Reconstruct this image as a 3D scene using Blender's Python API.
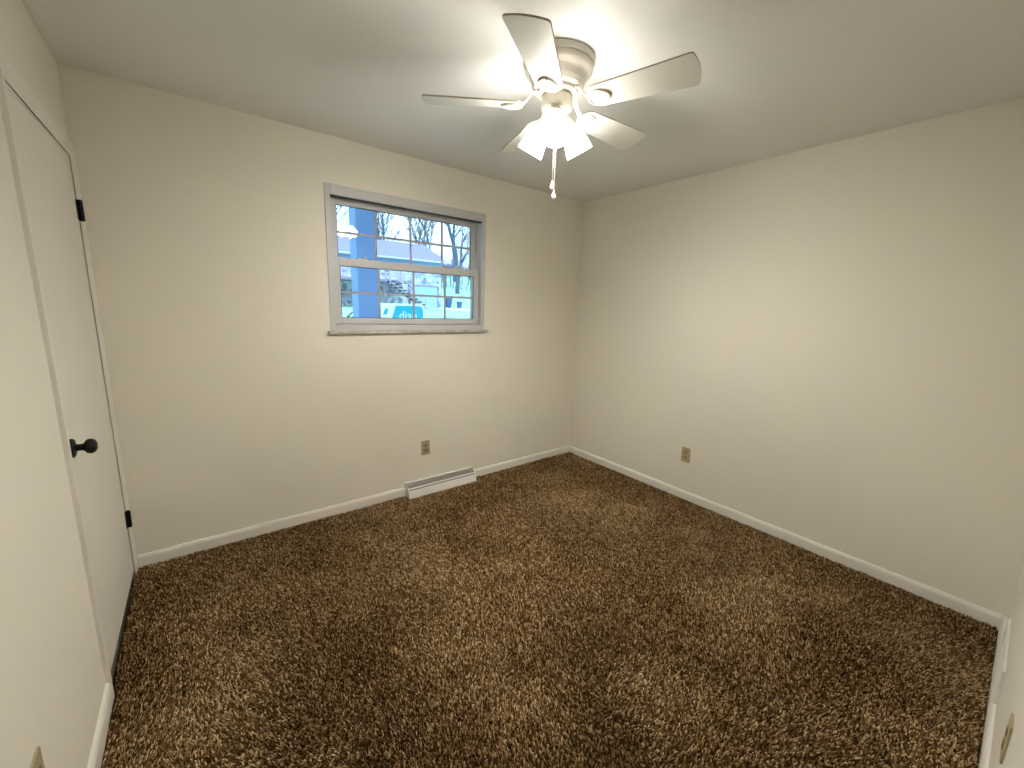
import bpy, bmesh, math, random
import numpy as np
from mathutils import Vector, Matrix

S = bpy.context.scene
COL = S.collection
for o in list(bpy.data.objects):
    bpy.data.objects.remove(o)

# ------------------------------------------------------------------ room size
W, D, H = 3.355, 2.943, 2.44       # x: -W..0, y: -D..0, z: 0..H (z = 0 is the carpet surface)

# ------------------------------------------------------------------ camera
YAW, PITCH, ROLL, FPX = 0.6636, -0.1866, 0.0322, 406.423
CAM = Vector((-2.9828, -2.8146, 1.4573))
fw = Vector((math.sin(YAW)*math.cos(PITCH), math.cos(YAW)*math.cos(PITCH), math.sin(PITCH)))
rt = Vector((math.cos(YAW), -math.sin(YAW), 0)); up = rt.cross(fw)
rt2 = rt*math.cos(ROLL) + up*math.sin(ROLL); up2 = up*math.cos(ROLL) - rt*math.sin(ROLL)
cd = bpy.data.cameras.new('camera'); cam = bpy.data.objects.new('camera', cd); COL.objects.link(cam)
cam.matrix_world = Matrix(((rt2.x, up2.x, -fw.x, CAM.x), (rt2.y, up2.y, -fw.y, CAM.y),
                           (rt2.z, up2.z, -fw.z, CAM.z), (0, 0, 0, 1)))
cd.sensor_fit = 'HORIZONTAL'; cd.sensor_width = 36.0; cd.lens = FPX*36.0/1024.0
cd.clip_start = 0.01; cd.clip_end = 600
S.camera = cam

# ------------------------------------------------------------------ sky and exposure
SKY_STRENGTH = 2.2
w = bpy.data.worlds.new('sky'); S.world = w; w.use_nodes = True
nt = w.node_tree; nt.nodes.clear()
wo = nt.nodes.new('ShaderNodeOutputWorld'); bg = nt.nodes.new('ShaderNodeBackground')
tc = nt.nodes.new('ShaderNodeTexCoord'); nz = nt.nodes.new('ShaderNodeTexNoise'); rp = nt.nodes.new('ShaderNodeValToRGB')
nz.inputs['Scale'].default_value = 3.0; nz.inputs['Detail'].default_value = 5
rp.color_ramp.elements[0].position = .35; rp.color_ramp.elements[0].color = (.75, 1.25, 1.6, 1)
rp.color_ramp.elements[1].position = .6; rp.color_ramp.elements[1].color = (1.25, 1.6, 1.85, 1)
nt.links.new(tc.outputs['Generated'], nz.inputs['Vector']); nt.links.new(nz.outputs['Fac'], rp.inputs['Fac'])
sx = nt.nodes.new('ShaderNodeSeparateXYZ'); mr = nt.nodes.new('ShaderNodeMapRange')
mr.inputs['From Min'].default_value = .05; mr.inputs['From Max'].default_value = .8; mr.inputs['To Min'].default_value = .36; mr.inputs['To Max'].default_value = 1.35
sc = nt.nodes.new('ShaderNodeVectorMath'); sc.operation = 'SCALE'
nt.links.new(tc.outputs['Generated'], sx.inputs[0]); nt.links.new(sx.outputs['Z'], mr.inputs['Value'])
nt.links.new(rp.outputs['Color'], sc.inputs[0]); nt.links.new(mr.outputs[0], sc.inputs['Scale'])
nt.links.new(sc.outputs[0], bg.inputs['Color']); nt.links.new(bg.outputs[0], wo.inputs[0])
bg.inputs['Strength'].default_value = SKY_STRENGTH
vs = S.view_settings
vs.view_transform = 'Standard'; vs.look = 'None'; vs.exposure = 0.0; vs.gamma = 1.0; vs.use_curve_mapping = False
S.display_settings.display_device = 'sRGB'

# ------------------------------------------------------------------ materials
def mat(name, col, rough=.6, spec=.3, noise=None, bump=None, metal=0, emit=None):
    """noise = (scale, amount, detail)  bump = (scale, strength, distance)"""
    m = bpy.data.materials.new(name); m.use_nodes = True
    t = m.node_tree; b = t.nodes['Principled BSDF']
    b.inputs['Base Color'].default_value = (*col, 1); b.inputs['Roughness'].default_value = rough
    b.inputs['Specular IOR Level'].default_value = spec; b.inputs['Metallic'].default_value = metal
    if emit:
        b.inputs['Emission Color'].default_value = (*emit[0], 1); b.inputs['Emission Strength'].default_value = emit[1]
    c = t.nodes.new('ShaderNodeTexCoord')
    if noise:
        n = t.nodes.new('ShaderNodeTexNoise'); n.inputs['Scale'].default_value = noise[0]
        n.inputs['Detail'].default_value = noise[2] if len(noise) > 2 else 3
        r = t.nodes.new('ShaderNodeValToRGB'); a = noise[1]
        r.color_ramp.elements[0].position = .3; r.color_ramp.elements[1].position = .7
        r.color_ramp.elements[0].color = (*[x*(1-a) for x in col], 1)
        r.color_ramp.elements[1].color = (*[min(1, x*(1+a)) for x in col], 1)
        t.links.new(c.outputs['Object'], n.inputs['Vector']); t.links.new(n.outputs['Fac'], r.inputs['Fac'])
        t.links.new(r.outputs['Color'], b.inputs['Base Color'])
    if bump:
        n = t.nodes.new('ShaderNodeTexNoise'); n.inputs['Scale'].default_value = bump[0]; n.inputs['Detail'].default_value = 3
        u = t.nodes.new('ShaderNodeBump'); u.inputs['Strength'].default_value = bump[1]; u.inputs['Distance'].default_value = bump[2]
        t.links.new(c.outputs['Object'], n.inputs['Vector']); t.links.new(n.outputs['Fac'], u.inputs['Height'])
        t.links.new(u.outputs['Normal'], b.inputs['Normal'])
    return m

M = {}
M['paint'] = mat('cream_wall_paint', (.80, .757, .652), .75, .2, (1.2, .015), (140, .15, .002))
M['ceil'] = mat('white_ceiling_paint', (.85, .835, .81), .9, .1, (1.0, .02), (120, .2, .003))
M['trim'] = mat('white_trim_paint', (.80, .76, .69), .45, .4, (6, .02))
M['door'] = mat('white_door_paint', (.78, .74, .67), .5, .35, (2.5, .02), (90, .1, .001))
M['black'] = mat('black_metal', (.004, .004, .004), .5, .25, (40, .2))
M['almond'] = mat('tan_plastic', (.40, .33, .20), .4, .5, (30, .05))
M['almond_d'] = mat('brown_plastic', (.30, .235, .13), .45, .5, (30, .05))
M['muntin'] = mat('backlit_shade_muntin', (.36, .37, .41), .5, .3, (10, .02))  # backlit shade of the bars put into a darker grey than the vinyl
M['hole'] = mat('slot_dark', (.05, .035, .02), .7, .2, (30, .1))
M['screw'] = mat('steel_screw', (.55, .5, .4), .35, .5, (50, .1), metal=.8)
M['vinyl'] = mat('white_vinyl', (.53, .52, .515), .4, .4, (8, .02))
M['gasket'] = mat('dark_gasket_and_shade', (.06, .06, .075), .7, .2, (20, .1))  # sash gaskets, and the painted shade strip under the window head
M['sill'] = mat('grey_marble', (.48, .45, .40), .35, .5, (14, .3, 6))
M['fan'] = mat('antique_white_enamel', (.53, .50, .42), .35, .5, (8, .015))
M['blade'] = mat('white_blade_laminate', (.62, .595, .53), .45, .4, (12, .02))
M['edge'] = mat('blade_edge', (.40, .33, .26), .6, .3, (30, .1))
M['regi'] = mat('white_enamel_steel', (.78, .75, .71), .35, .5, (20, .015))
M['regi_d'] = mat('register_inside', (.16, .13, .10), .7, .2, (20, .1))
M['chain'] = mat('white_chain', (.85, .83, .78), .3, .6, (60, .05))
M['carpet'] = None
M['subfloor'] = mat('carpet_backing', (.06, .034, .016), .95, .05, (120, .4))
M['closet'] = mat('closet_dark_board', (.30, .27, .22), .8, .1, (5, .05))
# light-giving glass
SHADE_EMIT = 35.0; BULB_EMIT = 1920.0
M['shade'] = mat('lit_opal_glass', (.9, .88, .84), .3, .4, (20, .01), emit=((1.0, .965, .895), SHADE_EMIT))
M['bulb'] = mat('lit_bulb', (.9, .88, .84), .3, .4, (20, .01), emit=((1.0, .965, .895), BULB_EMIT))
# outdoors
M['column'] = mat('blue_painted_column', (.21, .36, .74), .6, .3, (5, .04))
M['concrete'] = mat('pale_concrete', (.50, .52, .52), .8, .2, (3, .1, 6))
M['lawn'] = mat('winter_lawn', (.27, .45, .34), .95, .05, (1.2, .28, 8))
M['drive'] = mat('driveway_concrete', (.46, .53, .52), .9, .1, (.6, .08, 6))
M['roof'] = mat('roof_shingle', (.22, .21, .40), .9, .1, (6, .15, 6))
M['siding'] = mat('blue_siding', (.30, .48, .68), .7, .2, (2, .04))
M['white'] = mat('white_paint', (.60, .60, .62), .6, .3, (4, .03))
M['garage'] = mat('pale_garage_paint', (.38, .60, .74), .6, .3, (2, .04))
M['deckw'] = mat('weathered_deck_wood', (.30, .25, .38), .85, .1, (5, .2, 5))
M['deckl'] = mat('pale_deck_paint', (.52, .47, .58), .7, .2, (5, .08))
M['glassdark'] = mat('dark_house_glass', (.06, .08, .12), .15, .6, (3, .2))
M['bin'] = mat('blue_bin_plastic', (.05, .12, .26), .5, .4, (8, .1))
M['bark'] = mat('blue_lit_grey_bark', (.11, .15, .20), .95, .05, (4, .3, 6))  # blue of the outdoor light put into the bark colour
M['bark2'] = mat('purple_grey_bark', (.22, .20, .33), .95, .05, (4, .3, 6))
M['teal'] = mat('teal_sign_paint', (.0, .30, .44), .4, .4, (6, .04))
M['signw'] = mat('white_sign_board', (.62, .66, .66), .5, .3, (6, .02))
M['iron'] = mat('dark_iron', (.03, .05, .07), .5, .4, (20, .2))

def stone_mat():
    m = bpy.data.materials.new('fieldstone_veneer'); m.use_nodes = True
    t = m.node_tree; b = t.nodes['Principled BSDF']; b.inputs['Roughness'].default_value = .9
    c = t.nodes.new('ShaderNodeTexCoord'); v = t.nodes.new('ShaderNodeTexVoronoi'); v.inputs['Scale'].default_value = 2.6
    r = t.nodes.new('ShaderNodeValToRGB'); r.color_ramp.interpolation = 'CONSTANT'
    sx = t.nodes.new('ShaderNodeSeparateColor')
    e = r.color_ramp.elements
    e[0].position = 0; e[0].color = (.22, .28, .40, 1)
    e[1].position = .25; e[1].color = (.48, .54, .62, 1)
    x = e.new(.5); x.color = (.62, .66, .72, 1)
    x = e.new(.8); x.color = (.38, .42, .55, 1)
    t.links.new(c.outputs['Object'], v.inputs['Vector']); t.links.new(v.outputs['Color'], sx.inputs[0])
    t.links.new(sx.outputs[0], r.inputs['Fac']); t.links.new(r.outputs['Color'], b.inputs['Base Color'])
    return m
M['stone'] = stone_mat()

def glass_mat():
    m = bpy.data.materials.new('window_glass'); m.use_nodes = True
    t = m.node_tree; t.nodes.clear()
    o = t.nodes.new('ShaderNodeOutputMaterial'); mx = t.nodes.new('ShaderNodeMixShader')
    tr = t.nodes.new('ShaderNodeBsdfTransparent'); gl = t.nodes.new('ShaderNodeBsdfGlossy'); gl.inputs['Roughness'].default_value = 0.01
    tr.inputs['Color'].default_value = (.95, .98, 1, 1)
    lw = t.nodes.new('ShaderNodeLayerWeight'); lw.inputs['Blend'].default_value = .5
    p = t.nodes.new('ShaderNodeMath'); p.operation = 'POWER'; p.inputs[1].default_value = 5
    a = t.nodes.new('ShaderNodeMath'); a.operation = 'MULTIPLY_ADD'; a.inputs[1].default_value = .96; a.inputs[2].default_value = .035
    t.links.new(lw.outputs['Facing'], p.inputs[0]); t.links.new(p.outputs[0], a.inputs[0]); t.links.new(a.outputs[0], mx.inputs[0])
    t.links.new(tr.outputs[0], mx.inputs[1]); t.links.new(gl.outputs[0], mx.inputs[2]); t.links.new(mx.outputs[0], o.inputs[0])
    return m
M['glass'] = glass_mat()

def carpet_mat():
    m = bpy.data.materials.new('brown_frieze_pile'); m.use_nodes = True
    t = m.node_tree; b = t.nodes['Principled BSDF']; b.inputs['Roughness'].default_value = .95
    b.inputs['Specular IOR Level'].default_value = .05
    a = t.nodes.new('ShaderNodeAttribute'); a.attribute_name = 'tuft'
    r = t.nodes.new('ShaderNodeValToRGB'); e = r.color_ramp.elements
    e[0].position = 0; e[0].color = (.030, .0125, .0032, 1)
    e[1].position = 1; e[1].color = (.78, .59, .36, 1)
    x = e.new(.40); x.color = (.180, .100, .035, 1)
    x = e.new(.75); x.color = (.45, .30, .148, 1)
    t.links.new(a.outputs['Fac'], r.inputs['Fac']); t.links.new(r.outputs['Color'], b.inputs['Base Color'])
    return m
M['carpet'] = carpet_mat()

# ------------------------------------------------------------------ mesh helpers
class MB:
    def __init__(s): s.v = []; s.f = []; s.m = []
    def add(s, vs, fs, mi=0):
        n = len(s.v); s.v += [tuple(v) for v in vs]; s.f += [tuple(i+n for i in f) for f in fs]; s.m += [mi]*len(fs); return s
    def box(s, a, b, mi=0, mtx=None):
        x0, y0, z0 = [min(p, q) for p, q in zip(a, b)]; x1, y1, z1 = [max(p, q) for p, q in zip(a, b)]
        vs = [(x0,y0,z0),(x1,y0,z0),(x1,y1,z0),(x0,y1,z0),(x0,y0,z1),(x1,y0,z1),(x1,y1,z1),(x0,y1,z1)]
        if mtx: vs = [mtx @ Vector(v) for v in vs]
        return s.add(vs, [(0,3,2,1),(4,5,6,7),(0,1,5,4),(1,2,6,5),(2,3,7,6),(3,0,4,7)], mi)
    def prism(s, poly, f0, f1, mi=0):
        """poly of 2-D points; f0 / f1 map a 2-D point to 3-D for the two ends"""
        n = len(poly); vs = [f0(p) for p in poly] + [f1(p) for p in poly]
        fs = [tuple(range(n))[::-1], tuple(range(n, 2*n))] + [(i, (i+1) % n, n+(i+1) % n, n+i) for i in range(n)]
        return s.add(vs, fs, mi)
    def lathe(s, prof, seg=40, mtx=None, mi=0):
        """prof = [(r, z)...] turned round z"""
        vs = []; fs = []; rings = []
        for r, z in prof:
            if r < 1e-6: rings.append([len(vs)]); vs.append((0, 0, z))
            else:
                rings.append(list(range(len(vs), len(vs)+seg)))
                vs += [(r*math.cos(2*math.pi*i/seg), r*math.sin(2*math.pi*i/seg), z) for i in range(seg)]
        for a, b in zip(rings, rings[1:]):
            for i in range(seg):
                j = (i+1) % seg
                if len(a) == 1 and len(b) > 1: fs.append((a[0], b[j], b[i]))
                elif len(b) == 1 and len(a) > 1: fs.append((a[i], a[j], b[0]))
                elif len(a) > 1: fs.append((a[i], a[j], b[j], b[i]))
        if mtx: vs = [mtx @ Vector(v) for v in vs]
        return s.add(vs, fs, mi)
    def tube(s, pts, rad, seg=8, mi=0, flat=None):
        pts = [Vector(p) for p in pts]
        if not isinstance(rad, (list, tuple)): rad = [rad]*len(pts)
        vs = []; n = len(pts); prev = None
        for i, p in enumerate(pts):
            t = (pts[min(i+1, n-1)] - pts[max(i-1, 0)]).normalized()
            if prev is None:
                ref = Vector((0, 0, 1)) if abs(t.z) < .9 else Vector((1, 0, 0)); a = t.cross(ref).normalized()
            else: a = (prev - t*prev.dot(t)).normalized()
            prev = a; b = t.cross(a)
            for k in range(seg):
                g = 2*math.pi*k/seg
                vs.append(p + a*math.cos(g)*rad[i] + b*math.sin(g)*rad[i]*(flat or 1))
        fs = [tuple(range(seg))[::-1], tuple(range((n-1)*seg, n*seg))]
        for i in range(n-1):
            for k in range(seg):
                fs.append((i*seg+k, i*seg+(k+1) % seg, (i+1)*seg+(k+1) % seg, (i+1)*seg+k))
        return s.add(vs, fs, mi)
    def build(s, name, m, parent=None, smooth=False, bevel=0, angle=35):
        me = bpy.data.meshes.new(name); me.from_pydata(s.v, [], s.f)
        ms = m if isinstance(m, (list, tuple)) else [m]
        for x in ms: me.materials.append(x)
        if len(ms) > 1: me.polygons.foreach_set('material_index', s.m)
        bm = bmesh.new(); bm.from_mesh(me)
        if bevel:
            ed = [e for e in bm.edges if len(e.link_faces) == 2 and e.calc_face_angle(0) > .5]
            bmesh.ops.bevel(bm, geom=ed, offset=bevel, segments=2, affect='EDGES', profile=.6)
        bmesh.ops.recalc_face_normals(bm, faces=bm.faces); bm.to_mesh(me); bm.free()
        if smooth:
            me.polygons.foreach_set('use_smooth', [True]*len(me.polygons)); me.set_sharp_from_angle(angle=math.radians(angle))
        o = bpy.data.objects.new(name, me); COL.objects.link(o)
        if parent: o.parent = parent
        return o

def empty(name, loc, rz=0):
    o = bpy.data.objects.new(name, None); COL.objects.link(o); o.location = loc; o.rotation_euler = (0, 0, rz); o.empty_display_size = .1
    return o
def tag(o, label=None, cat=None, group=None, kind=None):
    if label: o['label'] = label
    if cat: o['category'] = cat
    if group: o['group'] = group
    if kind: o['kind'] = kind
    return o
def struct(o): o['kind'] = 'structure'; return o
def copy_tree(o, parent=None):
    c = o.copy(); COL.objects.link(c)
    if parent: c.parent = parent
    for ch in list(o.children): copy_tree(ch, c)
    return c

# ================================================================== THE ROOM
T = .15
# window opening in the back wall
WX0, WX1, WZ0, WZ1 = -2.286, -1.097, 1.270, 2.168
b = MB()
b.box((-W-T, 0, -.1), (WX0, T, H+.1)); b.box((WX1, 0, -.1), (T, T, H+.1))
b.box((WX0, 0, -.1), (WX1, T, WZ0)); b.box((WX0, 0, WZ1), (WX1, T, H+.1))
struct(b.build('wall_back', M['paint']))
struct(MB().box((0, -D-T, -.1), (T, 0, H+.1)).build('wall_right', M['paint']))
struct(MB().box((-W-T, -D-T, -.1), (0, -D, H+.1)).build('wall_front', M['paint']))
DY0, DY1, DZ = -.922, -.064, 2.056            # door opening in the left wall
b = MB()
b.box((-W-.11, -D, -.1), (-W, DY0, H+.1)); b.box((-W-.11, DY1, -.1), (-W, 0, H+.1)); b.box((-W-.11, DY0, DZ), (-W, DY1, H+.1))
struct(b.build('wall_left', M['paint']))
struct(MB().box((-W, -D, H), (0, 0, H+.1)).build('ceiling', M['ceil']))
struct(MB().box((-W, -D, -.12), (0, 0, -.018)).build('floor', M['subfloor']))
# closet behind the door
b = MB()
b.box((-W-.75, DY0-.1, -.1), (-W-.70, DY1+.1, 2.3)); b.box((-W-.70, DY0-.1, -.1), (-W-.11, DY0-.05, 2.3))
b.box((-W-.70, DY1+.05, -.1), (-W-.11, DY1+.1, 2.3)); b.box((-W-.70, DY0-.05, 2.2), (-W-.11, DY1+.05, 2.3))
b.box((-W-.75, DY0-.1, -.12), (-W, DY1+.1, -.03))
struct(b.build('wall_closet', M['closet']))

# door casing: clamshell profile up the hinge side and over the head, a narrow flat strip on the latch side
prof = [(0, 0), (0, .003), (.012, .0055), (.028, .0095), (.044, .0125), (.055, .0135), (.061, .012), (.063, .009), (.063, 0)]
NS = .020
flat = [(0, 0), (0, .0125), (.002, .0135), (.008, .0135), (.013, .0135), (.016, .0135), (.0185, .0135), (NS, .0125), (NS, 0)]
path = [((DY1, -.018), (1, 0), prof), ((DY1, DZ), (1, 1), prof), ((DY0-NS, DZ), (0, 1), prof)]
m = MB(); n = len(prof); vs = []
for (py, pz), (oy, oz), pr in path:
    vs += [(-W + t, py + oy*u, pz + oz*u) for u, t in pr]
fs = [tuple(range(n)), tuple(range(2*n, 3*n))]
for k in range(2):
    fs += [(k*n+i, k*n+(i+1) % n, (k+1)*n+(i+1) % n, (k+1)*n+i) for i in range(n)]
m.add(vs, fs)
m.prism(flat, lambda p: (-W+p[1], DY0-p[0], -.018), lambda p: (-W+p[1], DY0-p[0], DZ))
struct(m.build('trim_1', M['trim'], smooth=True))
# baseboards: eased top, stops at register and casing
BH, BT = .062, .013
def baseboard(name, runs):
    """runs = list of (p0, p1, inward normal) in plan"""
    prof = [(0, -.018), (BT, -.018), (BT, BH-.018), (BT-.003, BH-.008), (BT-.006, BH-.002), (0, BH)]
    m = MB()
    for p0, p1, nrm, bt in runs:
        m.prism(prof, lambda q: (p0[0]+nrm[0]*q[0]*bt, p0[1]+nrm[1]*q[0]*bt, q[1]), lambda q: (p1[0]+nrm[0]*q[0]*bt, p1[1]+nrm[1]*q[0]*bt, q[1]))
    return struct(m.build(name, M['trim']))
RX0, RX1 = -1.805, -1.200                 # register under the window
baseboard('baseboard_back', [((-W+.016, 0), (RX0, 0), (0, -1), 1), ((RX1, 0), (0, 0), (0, -1), 1)])
baseboard('baseboard_right', [((0, -BT), (0, -D+BT*1.1), (-1, 0), 1)])
baseboard('baseboard_front', [((-W, -D), (0, -D), (0, 1), 1.1)])
baseboard('baseboard_left', [((-W, DY0-NS), (-W, -D+BT*1.1), (1, 0), 1)])

# jamb lining inside the opening
b = MB()
b.box((-W-.11, DY1, -.018), (-W+.004, DY1+.012, DZ)); b.box((-W-.11, DY0-.012, -.018), (-W+.004, DY0, DZ)); b.box((-W-.11, DY0-.012, DZ), (-W+.004, DY1+.012, DZ+.012))
# door stops behind the slab
b.box((-W-.055, DY1-.014, -.018), (-W-.037, DY1, DZ)); b.box((-W-.055, DY0, -.018), (-W-.037, DY0+.014, DZ)); b.box((-W-.055, DY0, DZ-.014), (-W-.037, DY1, DZ))
b.prism([(DY1, DZ-.0006), (DY1, DZ), (DY0, DZ), (DY0, DZ-.0140)], lambda p: (-W-.060, p[0], p[1]), lambda p: (-W-.0004, p[0], p[1]))
struct(b.build('trim_2', M['trim']))

# door, a hair ajar, hinged beside the back wall
dr = struct(empty('door_1', (-W+.001, DY1-.0008, 0), 0))
DW = DY1-DY0-.004
MB().prism([(0, .014), (0, DZ-.002), (-DW, DZ-.018), (-DW, .044)], lambda p: (-.035, p[0], p[1]), lambda p: (0, p[0], p[1])).build('door_slab', M['door'], dr, bevel=.0012)
for hz in (1.826, .308):
    hg = MB()
    hg.lathe([(0, -.046), (.006, -.046), (.0095, -.043), (.0095, .043), (.006, .046), (0, .046)], 16, Matrix.Translation((.0105, .001, hz)))
    hg.box((-.001, -.022, hz-.044), (.0022, .002, hz+.044)); hg.box((-.0005, .0025, hz-.044), (.012, .009, hz+.044))
    tag(hg.build('hinge', M['black'], dr, smooth=True), 'black hinge')
ky, kz = -DW+.066, .935
MX = Matrix.Translation((0, ky, kz)) @ Matrix.Rotation(math.pi/2, 4, 'Y')
kb = MB().lathe([(0, .064), (.012, .0635), (.021, .059), (.0255, .052), (.0262, .045), (.0235, .038), (.016, .033), (.0125, .030), (.0115, .022), (.0125, .010), (.0, .010)], 32, MX).build('knob', M['black'], dr, smooth=True)
tag(kb, 'black round knob')
MB().lathe([(0, .0), (.033, .0), (.033, .004), (.030, .0085), (.016, .012), (0, .012)], 36, MX).build('rosette', M['black'], kb, smooth=True)
MB().box((-.030, -DW-.001, kz-.028), (-.006, -DW+.001, kz+.028)).build('latch_plate', M['black'], dr)

# ------------------------------------------------------------------ window
wn = struct(empty('window_1', (0, 0, 0)))
def ring(m, x0, x1, z0, z1, l, r, bt, tp, y0, y1, mi=0):
    m.box((x0, y0, z0), (x0+l, y1, z1), mi); m.box((x1-r, y0, z0), (x1, y1, z1), mi)
    m.box((x0+l, y0, z0), (x1-r, y1, z0+bt), mi); m.box((x0+l, y0, z1-tp), (x1-r, y1, z1), mi)
fr = MB(); ring(fr, WX0, WX1, WZ0, WZ1, .034, .034, .040, .062, -.006, .135)
fr.build('window_frame', M['vinyl'], wn, bevel=.003)
tr_ = MB(); OX0, OX1, OZ0, OZ1 = WX0+.034, WX1-.034, WZ0+.040, WZ1-.062
# parting stops that divide the two tracks, and outer screen track
ring(tr_, OX0, OX1, OZ0, OZ1, .010, .010, .006, .006, .064, .070); ring(tr_, OX0, OX1, OZ0, OZ1, .016, .016, .012, .010, .118, .134)
tr_.build('sash_track', M['vinyl'], wn)
def sash(name, x0, x1, z0, z1, st, bt, tp, y0, y1, nx=4):
    m = MB(); ring(m, x0, x1, z0, z1, st, st, bt, tp, y0, y1)
    s_ = m.build(name, M['vinyl'], wn, bevel=.0025)
    gx0, gx1, gz0, gz1 = x0+st, x1-st, z0+bt, z1-tp; ym = (y0+y1)/2
    g = MB(); ring(g, gx0, gx1, gz0, gz1, .004, .004, .004, .004, y0+.006, y0+.010); g.build('gasket', M['gasket'], s_)
    MB().box((gx0-.003, ym-.002, gz0-.003), (gx1+.003, ym+.002, gz1+.003)).build('window_pane', M['glass'], s_)
    g = MB()
    for i in range(1, nx):
        x = gx0 + (gx1-gx0)*i/nx; g.box((x-.0075, ym-.008, gz0), (x+.0075, ym-.003, gz1))
    z = (gz0+gz1)/2; g.box((gx0, ym-.0085, z-.0075), (gx1, ym-.0035, z+.0075))
    g.build('muntin_grid', M['muntin'], s_)
    return s_
up_s = sash('upper_sash', OX0+.010, OX1-.010, 1.692, OZ1-.002, .042, .046, .034, .074, .106)
lo_s = sash('lower_sash', OX0+.004, OX1-.004, OZ0+.004, 1.738, .044, .038, .050, .030, .062)
for x in (-2.05, -1.33):
    lk = MB(); lk.box((x-.030, .034, 1.738), (x+.030, .056, 1.745)); lk.lathe([(0, 0), (.012, 0), (.012, .009), (0, .011)], 16, Matrix.Translation((x, .046, 1.745)))
    lk.box((x-.004, .022, 1.747), (x+.026, .034, 1.753)); lk.build('sash_lock', M['vinyl'], lo_s, bevel=.001)
for x in (OX0+.03, OX1-.03):
    MB().box((x-.012, .034, 1.738), (x+.012, .050, 1.743)).build('tilt_latch', M['vinyl'], lo_s)
MB().box((OX0, .004, OZ1-.007), (OX1, .030, OZ1)).build('head_shade_strip', M['gasket'], wn)  # dark strip standing in for the shadow gap under the head
MB().box((-2.304, -.026, 1.250), (-1.070, .004, 1.270)).build('window_sill', M['sill'], wn, bevel=.003)

# ------------------------------------------------------------------ carpet pile (real tufts)
rng = np.random.default_rng(7)
def vnoise(x, y, cell, seed):
    r = np.random.default_rng(seed); g = r.random((64, 64))
    fx, fy = x/cell+100, y/cell+100; ix, iy = np.floor(fx).astype(int), np.floor(fy).astype(int)
    tx, ty = fx-ix, fy-iy; tx = tx*tx*(3-2*tx); ty = ty*ty*(3-2*ty)
    q = lambda a, c: g[a % 64, c % 64]
    return (q(ix, iy)*(1-tx)+q(ix+1, iy)*tx)*(1-ty)+(q(ix, iy+1)*(1-tx)+q(ix+1, iy+1)*tx)*ty
def make_carpet():
    sp = .0059
    gx, gy = np.meshgrid(np.arange(-W+.008, -.004, sp), np.arange(-D+.008, -.004, sp*.9))
    gx[::2] += sp/2
    x = gx.ravel() + rng.uniform(-.3, .3, gx.size)*sp; y = gy.ravel() + rng.uniform(-.3, .3, gx.size)*sp
    keep = (x > -W+.016) & (x < -.014) & (y < -.014) & (y > -D+.020)
    keep |= (x > -W+.001) & (x < -W+.02) & (y > DY0+.01) & (y < DY1-.01)
    keep &= ~((x > RX0-.004) & (x < RX1+.004) & (y > -.092))
    x, y = x[keep], y[keep]; n = x.size
    # pile lean: broad brushed patches plus a per-tuft twist
    big = .55*vnoise(x, y, .42, 1) + .3*vnoise(x*1.0+y*.6, y-x*.4, .17, 2) + .15*vnoise(x, y, .07, 3)
    la = 2*math.pi*vnoise(x, y, .55, 4) + rng.normal(0, .9, n)
    lm_ = .002 + .009*np.clip((big-.3)*2.2, 0, 1) + rng.uniform(0, .003, n)
    h = .0165 + rng.normal(0, .0022, n) + .004*(.5-big)
    lx, ly = np.cos(la)*lm_, np.sin(la)*lm_
    r0 = rng.uniform(.0024, .0036, n); a0 = rng.uniform(0, 2*math.pi, n)
    V = np.zeros((n, 7, 3), dtype=np.float32); zb = -.0175
    for k in range(3):
        a = a0 + k*2*math.pi/3
        V[:, k, 0] = x + np.cos(a)*r0*.8; V[:, k, 1] = y + np.sin(a)*r0*.8; V[:, k, 2] = zb
        V[:, 3+k, 0] = x + lx*.55 + np.cos(a+.5)*r0; V[:, 3+k, 1] = y + ly*.55 + np.sin(a+.5)*r0; V[:, 3+k, 2] = zb + h*.68
    V[:, 6, 0] = x + lx; V[:, 6, 1] = y + ly; V[:, 6, 2] = zb + h
    base = np.arange(n)[:, None]*7
    tri = np.array([0,1,4, 0,4,3, 1,2,5, 1,5,4, 2,0,3, 2,3,5, 3,4,6, 4,5,6, 5,3,6])
    L = (base + tri[None, :]).astype(np.int32).ravel(); nf = n*9
    me = bpy.data.meshes.new('carpet'); me.vertices.add(n*7); me.vertices.foreach_set('co', V.ravel())
    me.loops.add(nf*3); me.loops.foreach_set('vertex_index', L)
    me.polygons.add(nf); me.polygons.foreach_set('loop_start', np.arange(nf, dtype=np.int32)*3)
    at = me.attributes.new('tuft', 'FLOAT', 'POINT')
    c = np.clip(rng.beta(.9, 1.25, n) + .005 + .42*(big-.5), 0, 1)
    at.data.foreach_set('value', np.repeat(c.astype(np.float32), 7))
    me.update(calc_edges=True); me.materials.append(M['carpet'])
    o = bpy.data.objects.new('carpet', me); COL.objects.link(o)
    tag(o, 'speckled dark brown wall to wall pile carpet', 'carpet', kind='stuff')
make_carpet()

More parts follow.
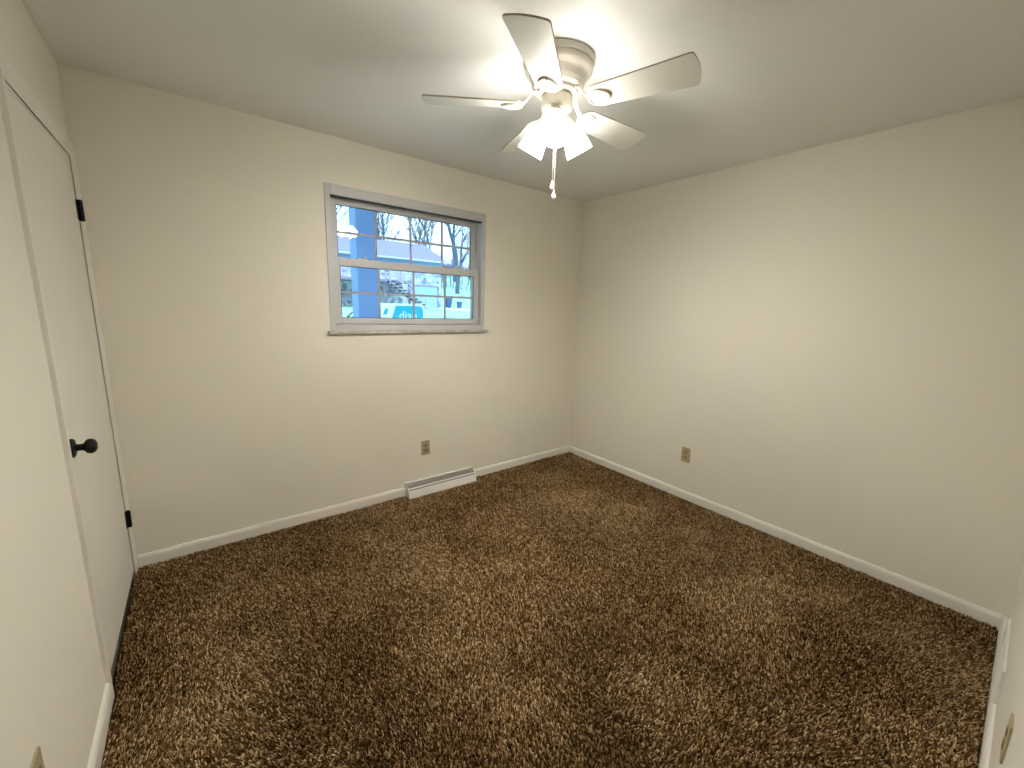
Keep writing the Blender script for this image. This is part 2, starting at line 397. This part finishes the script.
# ------------------------------------------------------------------ ceiling fan
FXc, FYc = -1.725, -1.445
fan = tag(empty('ceiling_fan', (FXc, FYc, H)), 'white five blade hugger ceiling fan with three lit glass shades', 'ceiling fan')
Z = lambda z: z - H
MB().lathe([(0, 0), (.138, 0), (.136, -.003), (.143, -.004), (.144, -.020), (.141, -.026), (.137, -.028), (.139, -.034), (.138, -.043),
            (.131, -.052), (.122, -.057), (.116, -.066), (.111, -.080), (.108, -.090), (0, -.090)], 64).build('canopy', M['fan'], fan, smooth=True)
MB().lathe([(.108, -.0895), (.104, -.098), (.100, -.106), (.090, -.111), (0, -.111)], 64).build('motor_housing', M['fan'], fan, smooth=True)
MB().lathe([(0, -.110), (.078, -.110), (.082, -.114), (.082, -.124), (.076, -.127), (0, -.127)], 48).build('flywheel', M['fan'], fan, smooth=True)
sw = MB().lathe([(0, -.126), (.056, -.126), (.057, -.134), (.062, -.137), (.062, -.178), (.058, -.186), (.044, -.194), (.030, -.198), (0, -.199)], 48).build('switch_housing', M['fan'], fan, smooth=True)
MB().lathe([(.0615, -.1355), (.0632, -.1355), (.0632, -.1385), (.0615, -.1385)], 48).build('housing_rim', M['edge'], sw, smooth=True)
ang0 = 3.78
THC = math.atan2(CAM.y-FYc, CAM.x-FXc)       # towards the doorway corner
sd = Matrix.Rotation(THC, 4, 'Z') @ Matrix.Translation((.0615, 0, -.147)) @ Matrix.Rotation(math.pi/2, 4, 'Y')
MB().lathe([(0, .003), (.003, .0025), (.0036, 0), (0, 0)], 12, sd).build('set_screw', M['edge'], sw, smooth=True)

PIT, ZBL, RT0, RT1 = -.228, Z(2.273), .143, .546
def blade_outline():
    pts = []
    w0, w1 = .054, .0745
    def corner(cx, cy, r, a0, a1, k=6):
        for i in range(k+1):
            a = a0+(a1-a0)*i/k; pts.append((cx+r*math.cos(a), cy+r*math.sin(a)))
    # root (rounded wide), sides straight, tip gently bowed with small corner radii
    corner(RT0+.040, w0-.038, .040, math.pi*1.0, math.pi*.5+.04)
    corner(RT1-.022, w1-.014, .014, math.pi*.5, .30)
    for i in range(1, 8):
        t = 1-2*i/8; pts.append((RT1-.0086+.0090*(1-t*t), t*(w1-.010)))
    corner(RT1-.022, -w1+.014, .014, -.30, -math.pi*.5)
    corner(RT0+.040, -w0+.038, .040, -math.pi*.5-.04, -math.pi)
    return pts
bo = blade_outline()
RX = Matrix.Rotation(PIT, 4, 'X')
def bl(p, z): return Matrix.Translation((0, 0, ZBL)) @ RX @ Vector((p[0], p[1], z))
proto = None
for k in range(5):
    if k == 0:
        m = MB(); n = len(bo)
        m.add([bl(p, -.003) for p in bo] + [bl(p, .003) for p in bo], [tuple(range(n))[::-1], tuple(range(n, 2*n))], 0)
        m.add([bl(p, -.003) for p in bo] + [bl(p, .003) for p in bo], [(i, (i+1) % n, n+(i+1) % n, n+i) for i in range(n)], 1)
        B0 = m.build('blade', [M['blade'], M['edge']], fan)
        # S-curved bracket with a rounded shield plate and raised rim under the blade root
        q = MB()
        arm = [(.070, 0, -.117), (.088, 0, -.117), (.104, 0, -.124), (.117, 0, -.140), (.130, 0, -.158), (.148, 0, -.1690), (.170, 0, -.1708)]
        q.tube(arm, [.012, .011, .0095, .0090, .0100, .0125, .011], 12, flat=.36)
        N = 28
        el = [(.185+.044*math.cos(2*math.pi*i/N), .040*math.sin(2*math.pi*i/N)*(1.0-.25*math.cos(2*math.pi*i/N))) for i in range(N)]
        q.prism(el, lambda p: bl(p, -.0075), lambda p: bl(p, -.0032))
        rim = [bl((.185+.041*math.cos(a), .037*math.sin(a)*(1-.25*math.cos(a))), -.0085) for a in [2*math.pi*i/36 for i in range(37)]]
        q.tube(rim, .0034, 8)
        I0 = q.build('blade_bracket', M['fan'], fan, smooth=True)
        for sx, sy in ((.170, .018), (.170, -.018), (.208, 0)):
            c = bl((sx, sy), -.0075)
            MB().lathe([(0, -.003), (.003, -.0022), (.0045, 0), (0, .001)], 12, Matrix.Translation(c) @ RX).build('bracket_screw', M['screw'], I0, smooth=True)
        B, I = B0, I0
    else:
        B, I = copy_tree(B0, fan), copy_tree(I0, fan)
    B.rotation_euler = (0, 0, ang0 + k*2*math.pi/5); I.rotation_euler = (0, 0, ang0 + k*2*math.pi/5)

# three lamps: socket arm, opal glass bell, bulb
TILT = math.radians(32)
L0 = None
for k in range(3):
    az = THC + k*2*math.pi/3
    if k == 0:
        P = Matrix.Translation((.038, 0, Z(2.257))) @ Matrix.Rotation(math.pi-TILT, 4, 'Y')     # local +z runs down and out along the lamp axis
        A0 = MB().lathe([(0, .014), (.014, .014), (.017, .026), (.023, .033), (.027, .042), (.030, .047), (.030, .056), (.026, .058), (0, .058)], 32, P).build('lamp_socket', M['fan'], fan, smooth=True)
        sh = [(.0265, .050), (.029, .056), (.033, .066), (.039, .082), (.0445, .100), (.049, .120), (.0525, .140), (.0548, .158), (.0555, .164), (.053, .1645),
              (.050, .140), (.0465, .120), (.042, .100), (.0365, .082), (.030, .066), (.0255, .056), (.0265, .050)]
        L0 = tag(MB().lathe(sh, 40, P).build('lamp_shade', M['shade'], fan, smooth=True, angle=50), 'glowing white glass bell shade')
        MB().lathe([(0, .056), (.012, .058), (.014, .072), (.022, .094), (.0265, .112), (.024, .128), (.014, .139), (0, .142)], 24, P).build('light_bulb', M['bulb'], L0, smooth=True)
        A, L = A0, L0
    else:
        A, L = copy_tree(A0, fan), copy_tree(L0, fan)
    A.rotation_euler = (0, 0, az); L.rotation_euler = (0, 0, az)
# pull chains with drop pendants
def chain(x, y, z0, z1, r=.0016):
    m = MB(); z = z0
    while z > z1:
        m.lathe([(0, r), (r*.8, r*.6), (r, 0), (r*.8, -r*.6), (0, -r)], 8, Matrix.Translation((x, y, z))); z -= 2.3*r
    m.tube([(x, y, z0), (x, y, z1)], r*.45, 5)
    o = m.build('pull_chain', M['chain'], fan, smooth=True)
    MB().lathe([(0, .004), (.003, .003), (.0035, -.002), (.0065, -.012), (.0095, -.022), (.0095, -.028), (.006, -.034), (0, -.036)], 20, Matrix.Translation((x, y, z1))).build('chain_pendant', M['chain'], o, smooth=True)
ux, uy = math.cos(THC+math.pi/2), math.sin(THC+math.pi/2)
chain(-.004*ux, -.004*uy, Z(2.245), Z(1.988)); chain(.004*ux, .004*uy, Z(2.245), Z(1.950))

# ------------------------------------------------------------------ baseboard registers
def register(loc, rz, width, label):
    r = tag(empty('baseboard_register', loc, rz), label, 'floor register')
    h = width/2
    def sweep(poly, x0=-h, x1=h): return MB().prism(poly, lambda p: (x0, -p[0], p[1]), lambda p: (x1, -p[0], p[1]))
    # back flange with a small top ledge
    sweep([(0, -.010), (0, .097), (.015, .097), (.017, .092), (.015, .089), (.004, .089), (.004, -.010)]).build('back_plate', M['regi'], r)
    # front panel with a rolled lip
    sweep([(.060, .066), (.066, .064), (.072, .052), (.088, .002), (.088, -.012), (.085, -.012), (.085, .001), (.069, .051), (.063, .0605), (.055, .0605), (.055, .066)]).build('front_panel', M['regi'], r)
    for s in (-1, 1):
        x = s*(h-.0015)
        MB().prism([(0, -.012), (0, .097), (.016, .097), (.058, .066), (.066, .065), (.072, .053), (.088, .003), (.088, -.012)],
                   lambda p: (x-.0015, -p[0], p[1]), lambda p: (x+.0015, -p[0], p[1])).build('end_cap', M['regi'], r)
    g = MB(); k = int(width/.014)
    for i in range(k):
        x = -h+.01+(width-.02)*i/(k-1)
        g.prism([(.008, .088), (.014, .088), (.056, .062), (.056, .050), (.008, .070)], lambda p: (x-.0011-(p[1]-.07)*.25, -p[0], p[1]), lambda p: (x+.0011-(p[1]-.07)*.25, -p[0], p[1]))
    g.build('louver_grille', M['regi'], r)
    sweep([(.004, .020), (.056, .020), (.056, .026), (.004, .060)], -h+.003, h-.003).build('damper', M['regi_d'], r)
    d = MB(); k = int(width/.022)
    for i in range(k):
        x = -h+.02+(width-.04)*i/(k-1)
        d.prism([(.0655, .0620), (.0683, .0625), (.0722, .0535), (.0697, .0530)], lambda p: (x-.0075, -p[0], p[1]), lambda p: (x+.0075, -p[0], p[1]))
    d.build('slot_row', M['hole'], r)
    return r
register(((RX0+RX1)/2, -.0005, 0), 0, RX1-RX0, 'white metal baseboard register below the window under a tan outlet')
# return-air grille low on the front wall
gr = tag(empty('wall_vent', (-.53, -D, .064)), 'flat white wall grille just above the baseboard at lower right edge', 'wall vent')
m = MB(); ring(m, -.22, .22, 0, .140, .022, .022, .020, .020, 0, .009); m.build('frame', M['regi'], gr, bevel=.002)
MB().box((-.2, 0, .018), (.2, .0012, .122)).build('duct_back', M['regi_d'], gr)
m = MB()
for i in range(9):
    z = .024+i*.0112
    m.prism([(.0015, z+.007), (.0025, z+.008), (.0075, z), (.0065, z-.001)], lambda p: (-.199, p[0], p[1]), lambda p: (.199, p[0], p[1]))
m.build('louver', M['regi'], gr)
for x in (-.209, .209):
    MB().lathe([(0, .002), (.003, .0015), (.0042, 0), (0, -.001)], 12, Matrix.Translation((x, .009, .07)) @ Matrix.Rotation(-math.pi/2, 4, 'X')).build('vent_screw', M['screw'], gr, smooth=True)

# ------------------------------------------------------------------ wall outlets
def outlet(loc, rz, label, src=None):
    if src: r = copy_tree(src); r.location = loc; r.rotation_euler = (0, 0, rz)
    else:
        r = empty('wall_outlet', loc, rz)
        MB().box((-.035, -.0055, -.0575), (.035, 0, .0575)).build('cover_plate', M['almond'], r, bevel=.002)
        for s in (-1, 1):
            N = 20; e = []
            for i in range(N):
                a = 2*math.pi*i/N; e.append((max(-.0145, min(.0145, .017*math.cos(a))), .0139*math.sin(a) + s*.0195))
            rc = MB().prism(e, lambda p: (p[0], -.0050, p[1]), lambda p: (p[0], -.0075, p[1])).build('receptacle', M['almond_d'], r)
            for x, hh in ((-.0064, .0085), (.0064, .007)):
                MB().box((x-.0015, -.0078, s*.0195+.002-hh/2), (x+.0015, -.0074, s*.0195+.002+hh/2)).build('slot', M['hole'], rc)
            MB().lathe([(0, .0002), (.0026, .0002), (.0026, -.0002), (0, -.0002)], 12, Matrix.Translation((0, -.0076, s*.0195-.0075)) @ Matrix.Rotation(math.pi/2, 4, 'X')).build('ground_hole', M['hole'], rc)
        MB().lathe([(0, .0012), (.0024, .0008), (.0032, 0), (0, -.0005)], 14, Matrix.Translation((0, -.0055, 0)) @ Matrix.Rotation(math.pi/2, 4, 'X')).build('cover_screw', M['screw'], r, smooth=True)
    return tag(r, label, 'outlet', 'tan wall outlets')
O0 = outlet((-1.628, 0, .350), 0, 'small tan duplex outlet on the window wall above the register')
outlet((0, -1.260, .357), -math.pi/2, 'small tan duplex outlet on the bare right wall', O0)
outlet((-W, -1.600, .375), math.pi/2, 'tan outlet on the left wall at the bottom edge, mostly cut off', O0)
outlet((-1.345, -D, .355), math.pi, 'tan outlet at lower right corner seen edge-on, nearest the camera', O0)

# ================================================================== OUTDOORS
def gz(x, y):
    if y < 10: z = .2
    elif y < 36.5: z = .2 + .9*(y-10)/26.5
    elif y < 42: z = 1.1
    else: z = 1.1 + (y-42)*.16
    return z
b = MB(); XS = [-30+4*i for i in range(36)]; YS = [.16, 3, 6, 10, 14, 18, 22, 26, 30, 33, 36.5, 39, 42, 48, 54, 60, 70, 80, 95, 120]
vs = [(x, y, gz(x, y)) for y in YS for x in XS]; nx = len(XS)
fs = [(j*nx+i, j*nx+i+1, (j+1)*nx+i+1, (j+1)*nx+i) for j in range(len(YS)-1) for i in range(nx-1)]
struct(b.add(vs, fs).build('lawn', M['lawn']))
def slab(name, pts, t, m):
    """a paved strip following the ground, with thickness"""
    n = len(pts); top = [(x, y, gz(x, y)+t) for x, y in pts]; bot = [(x, y, gz(x, y)-.1) for x, y in pts]
    return struct(MB().add(top+bot, [tuple(range(n)), tuple(range(n, 2*n))[::-1]] + [(i, (i+1) % n, n+(i+1) % n, n+i) for i in range(n)]).build(name, m))
slab('driveway', [(15.0, 37.2), (15.3, 36.5), (17.5, 30), (18, 26), (30, 26), (27, 33), (23.5, 36.5), (22, 41), (18.6, 41), (18.2, 37.2)], .03, M['drive'])
struct(MB().box((-5, .16, .05), (1.0, 1.75, .34)).build('porch_slab', M['concrete']))
struct(MB().box((-5, .16, 2.74), (1.0, 1.75, 2.90)).build('unseen_porch_roof', M['white']))  # out of view, added to shade the column
pc = tag(empty('porch_column', (-1.632, 1.292, .34)), 'square blue porch column just outside the window', 'column')
MB().box((-.098, -.098, .14), (.098, .098, 2.28)).build('shaft', M['column'], pc, bevel=.006)
MB().box((-.125, -.125, 0), (.125, .125, .14)).build('base', M['column'], pc, bevel=.008)
MB().box((-.125, -.125, 2.28), (.125, .125, 2.40)).build('capital', M['column'], pc, bevel=.008)

# curved dark handrail low beyond the column
hr = tag(empty('handrail', (-.60, 5.2, .2)), 'dark curved metal handrail low to the left of the blue column', 'railing')
for dz in (0, -.09):
    MB().tube([(-.10, 0, .98+dz), (-.02, 0, 1.05+dz), (.06, 0, 1.10+dz), (.14, 0, 1.12+dz), (.2, 0, 1.12+dz)], .014, 8).build('rail', M['iron'], hr, smooth=True)
for x, z in ((-.06, 1.01), (.17, 1.12)):
    MB().tube([(x, 0, 0), (x, 0, z)], .011, 8).build('post', M['iron'], hr, smooth=True)

# yard sign
ys = tag(empty('yard_sign', (.86, 6.2, .2)), 'white yard sign with teal shapes and pale lettering', 'sign')
MB().prism([(-.58, .55), (.50, .55), (.50, 1.17), (.44, 1.26), (-.58, 1.26)], lambda p: (p[0], 0, p[1]), lambda p: (p[0], .02, p[1])).build('sign_board', M['signw'], ys)
MB().prism([(-.31, .90), (.45, .90), (.47, 1.10), (.41, 1.21), (-.20, 1.21)], lambda p: (p[0], -.004, p[1]), lambda p: (p[0], -.0005, p[1])).build('teal_panel', M['teal'], ys)
MB().prism([(-.50, 1.01), (-.42, 1.01), (-.37, 1.14), (-.45, 1.14)], lambda p: (p[0], -.004, p[1]), lambda p: (p[0], -.0005, p[1])).build('teal_stripe', M['teal'], ys)
for x in (-.5, .42):
    MB().box((x-.02, .02, -.1), (x+.02, .06, 1.2)).build('stake', M['white'], ys)
fc = bpy.data.curves.new('lettering', 'FONT'); fc.body = 'dian'; fc.size = .27; fc.extrude = .002; fc.align_x = 'CENTER'
fo = bpy.data.objects.new('lettering_curve', fc); COL.objects.link(fo)
bpy.context.view_layer.update()
me = bpy.data.meshes.new_from_object(fo.evaluated_get(bpy.context.evaluated_depsgraph_get())); bpy.data.objects.remove(fo)
me.materials.clear(); me.materials.append(M['signw'])
lt = bpy.data.objects.new('lettering', me); COL.objects.link(lt); lt.parent = ys
lt.location = (.09, -.007, .905); lt.rotation_euler = (math.pi/2, 0, 0)

# neighbour house across the lawn
hs = tag(empty('neighbour_house', (12, 37.2, 1.1)), 'neighbour house with lavender roof, stone lower storey and pale garage door', 'house')
hx0, hx1 = -10.0, 6.2
MB().box((hx0, 0, -.3), (hx1, 9, 3.75)).build('stone_wall', M['stone'], hs)
sd_ = MB(); sd_.box((hx0, 0, 3.75), (hx1, 9, 4.85))
for i in range(9): sd_.box((hx0-.01, -.03, 3.78+i*.12), (hx1+.01, 0, 3.86+i*.12))
sd_.build('siding', M['siding'], hs)
MB().prism([(-.5, 4.82), (4.5, 6.95), (9.5, 4.82), (9.5, 4.66), (4.5, 6.75), (-.5, 4.66)], lambda p: (hx0-.4, p[0], p[1]), lambda p: (hx1+.4, p[0], p[1])).build('roof', M['roof'], hs)
MB().prism([(0, 4.7), (9, 4.7), (4.5, 6.7)], lambda p: (hx0, p[0], p[1]), lambda p: (hx1, p[0], p[1])).build('gable', M['siding'], hs)
MB().box((hx0-.4, -.62, 4.64), (hx1+.4, -.5, 4.80)).build('gutter', M['white'], hs)
gd = MB(); gd.box((3.15, -.06, 0), (5.75, .02, 2.15))
for i in range(4):
    for j in range(4):
        gd.box((3.25+j*.63, -.075, .10+i*.52), (3.76+j*.63, -.06, .52+i*.52))
gd.build('garage_door', M['garage'], hs)
gt = MB(); gt.box((3.0, -.09, 0), (3.15, .02, 2.30)); gt.box((5.75, -.09, 0), (5.90, .02, 2.30)); gt.box((3.15, -.09, 2.15), (5.75, .02, 2.30))
gt.build('garage_trim', M['deckw'], hs)
for x0 in (-6.0, -2.0):
    wf = MB().box((x0, -.06, 3.0), (x0+1.4, .02, 4.3)).build('window', M['white'], hs)
    MB().box((x0+.08, -.07, 3.08), (x0+1.32, -.05, 4.22)).build('pane', M['glassdark'], wf)
# raised deck with railing and stairs
dk = tag(empty('deck', (10.3, 35.4, 1.32)), 'raised wooden deck with pale railing and stairs across the lawn', 'deck')
MB().box((-4.2, -1.4, 2.02), (3.2, 1.7, 2.24)).build('platform', M['deckw'], dk)
for x in (-3.9, -1.6, .75, 3.0):
    MB().box((x-.08, -1.35, -.45), (x+.08, -1.19, 2.02)).build('post', M['deckw'], dk)
rl = MB()
for z in (2.50, 2.78, 3.08): rl.box((-4.2, -1.42, z), (3.2, -1.36, z+.11))
for i in range(8): rl.box((-4.2+i*1.05, -1.44, 2.24), (-4.1+i*1.05, -1.34, 3.2))
rl.build('railing', M['deckl'], dk)
st = MB()
SX0, SX1, SZ0, SZ1 = .70, 4.1, 2.2, -.05
for y in (-1.45, -2.45):
    st.prism([(SX0, SZ0), (SX1, SZ1), (SX1, SZ1-.20), (SX0, SZ0-.24)], lambda p: (p[0], y, p[1]), lambda p: (p[0], y-.06, p[1]))
st.build('stringer', M['deckl'], dk)
for i in range(9):
    t = (i+.6)/9.4; x = SX0+(SX1-SX0)*t; z = SZ0+(SZ1-SZ0)*t-.03
    MB().box((x-.20, -2.58, z-.06), (x+.17, -1.42, z+.06)).build('stair_tread', M['iron'], dk)
sr = MB()
for dz in (.55, .95):
    sr.prism([(SX0, SZ0+dz), (SX1, SZ1+dz), (SX1, SZ1+dz-.10), (SX0, SZ0+dz-.10)], lambda p: (p[0], -2.48, p[1]), lambda p: (p[0], -2.54, p[1]))
for i in range(4):
    x = SX0+(SX1-SX0)*i/3; z = SZ0+(SZ1-SZ0)*i/3; sr.box((x-.05, -2.55, z-.3), (x+.05, -2.47, z+1.0))
sr.build('stair_rail', M['deckl'], dk)

# bins by the garage
def bin_(x, y, s, label):
    r = tag(empty('trash_bin', (x, y, gz(x, y)+.03)), label, 'bin', 'bins beside the garage')
    MB().add([(-.24*s, -.26*s, .08*s), (.24*s, -.26*s, .08*s), (.24*s, .26*s, .08*s), (-.24*s, .26*s, .08*s), (-.33*s, -.36*s, .98*s), (.33*s, -.36*s, .98*s), (.33*s, .36*s, .98*s), (-.33*s, .36*s, .98*s)],
             [(0, 3, 2, 1), (4, 5, 6, 7), (0, 1, 5, 4), (1, 2, 6, 5), (2, 3, 7, 6), (3, 0, 4, 7)]).build('body', M['bin'], r, bevel=.02*s)
    MB().box((-.35*s, -.40*s, .985*s), (.35*s, .38*s, 1.06*s)).build('lid', M['bin'], r, bevel=.02*s)
    for sx in (-1, 1):
        MB().lathe([(0, -.03*s), (.11*s, -.03*s), (.11*s, .03*s), (0, .03*s)], 16, Matrix.Translation((sx*.27*s, .24*s, .11*s)) @ Matrix.Rotation(math.pi/2, 4, 'Y')).build('wheel', M['iron'], r)
bin_(20.1, 39.0, 1.05, 'blue wheeled trash bin standing beside the garage')
bin_(21.7, 39.2, .72, 'smaller blue bin right of the tall trash bin')

# bare winter trees
def tree_mesh(seed, h, r0, fork, spread=.55, depth=5):
    rn = random.Random(seed); trunk = MB(); lim = MB()
    def grow(m, p, d, L, r, lev):
        r = max(r, .028)
        pts = [p]; rad = [r]; q = p; dd = d.copy()
        for i in range(4):
            dd = (dd + Vector((rn.uniform(-.12, .12), rn.uniform(-.12, .12), .05))).normalized()
            q = q + dd*L/4; pts.append(q); rad.append(r*(1-.35*(i+1)/4))
        m.tube(pts, rad, 6 if lev < 2 else 4)
        if lev >= depth: return
        k = 2 if lev == 0 else rn.choice((2, 3, 3))
        for i in range(k):
            a = rn.uniform(0, 2*math.pi); sp_ = spread*rn.uniform(.6, 1.2)
            e = (dd + Vector((math.cos(a)*sp_, math.sin(a)*sp_*.8, rn.uniform(-.1, .25)))).normalized()
            grow(lim, q, e, L*rn.uniform(.58, .85), rad[-1]*rn.uniform(.55, .8), lev+1)
        if lev > 0:
            for t in (1, 2, 3):
                a = rn.uniform(0, 2*math.pi); e = (dd*.6 + Vector((math.cos(a)*.8, math.sin(a)*.8, .3))).normalized()
                if lev+2 <= depth: grow(lim, pts[t], e, L*.5, rad[t]*.45, lev+2)
    grow(trunk, Vector((0, 0, -.3)), Vector((0, 0, 1)), fork, r0, 0)
    return trunk, lim
def tree(x, y, seed, h, r0, fork, label, spread=.55, depth=5, mm='bark'):
    t, l = tree_mesh(seed, h, r0, fork, spread, depth)
    r = tag(empty('bare_tree', (x, y, gz(x, y))), label, 'tree', 'bare trees behind the house')
    t.build('trunk', M[mm], r, smooth=True, angle=60); l.build('branches', M[mm], r, smooth=True, angle=60)
    return r
tree(42.0, 75, 3, 18, .75, 7.5, 'large forked bare tree in the rightmost window panes', .50)
tree(17.75, 52, 8, 15, .44, 5.5, 'bare tree behind the roof just right of the blue column', .40)
tree(19.4, 53, 21, 15, .42, 5.0, 'bare tree behind the roof ridge in the second window column', .45)
tree(24.2, 56, 5, 14, .28, 5.5, 'slim bare tree above the right half of the roof', .35)
tree(26.8, 58, 14, 14, .28, 6.0, 'slim bare tree just beyond the end of the roof', .4)
tree(31.2, 56, 17, 14, .36, 4.5, 'bare tree at the far right edge of the window', .5)
tree(26.4, 57, 33, 14, .32, 4.0, 'bushy bare tree left of the large forked tree', .55)
tree(10.0, 50, 12, 14, .26, 5.0, 'bare tree left of the blue column high in the glass', .45)
W0 = None; rn = random.Random(4)
for i in range(42):
    x = 29 + i*.36 + rn.uniform(-.3, .3); y = 61 + rn.uniform(-1, 11)
    if W0 is None:
        W0 = tree(x, y, 40, 9, .20, 2.6, 'slim bare tree in the distant wood on the hill', .5, 5, 'bark2'); tr = W0
    else: tr = copy_tree(W0)
    tr.location = (x, y, gz(x, y)); tr.rotation_euler = (0, 0, rn.uniform(0, 6.28)); s = rn.uniform(.40, .62); tr.scale = (s, s, s)
    tr['group'] = 'slim trees in the distant wood'
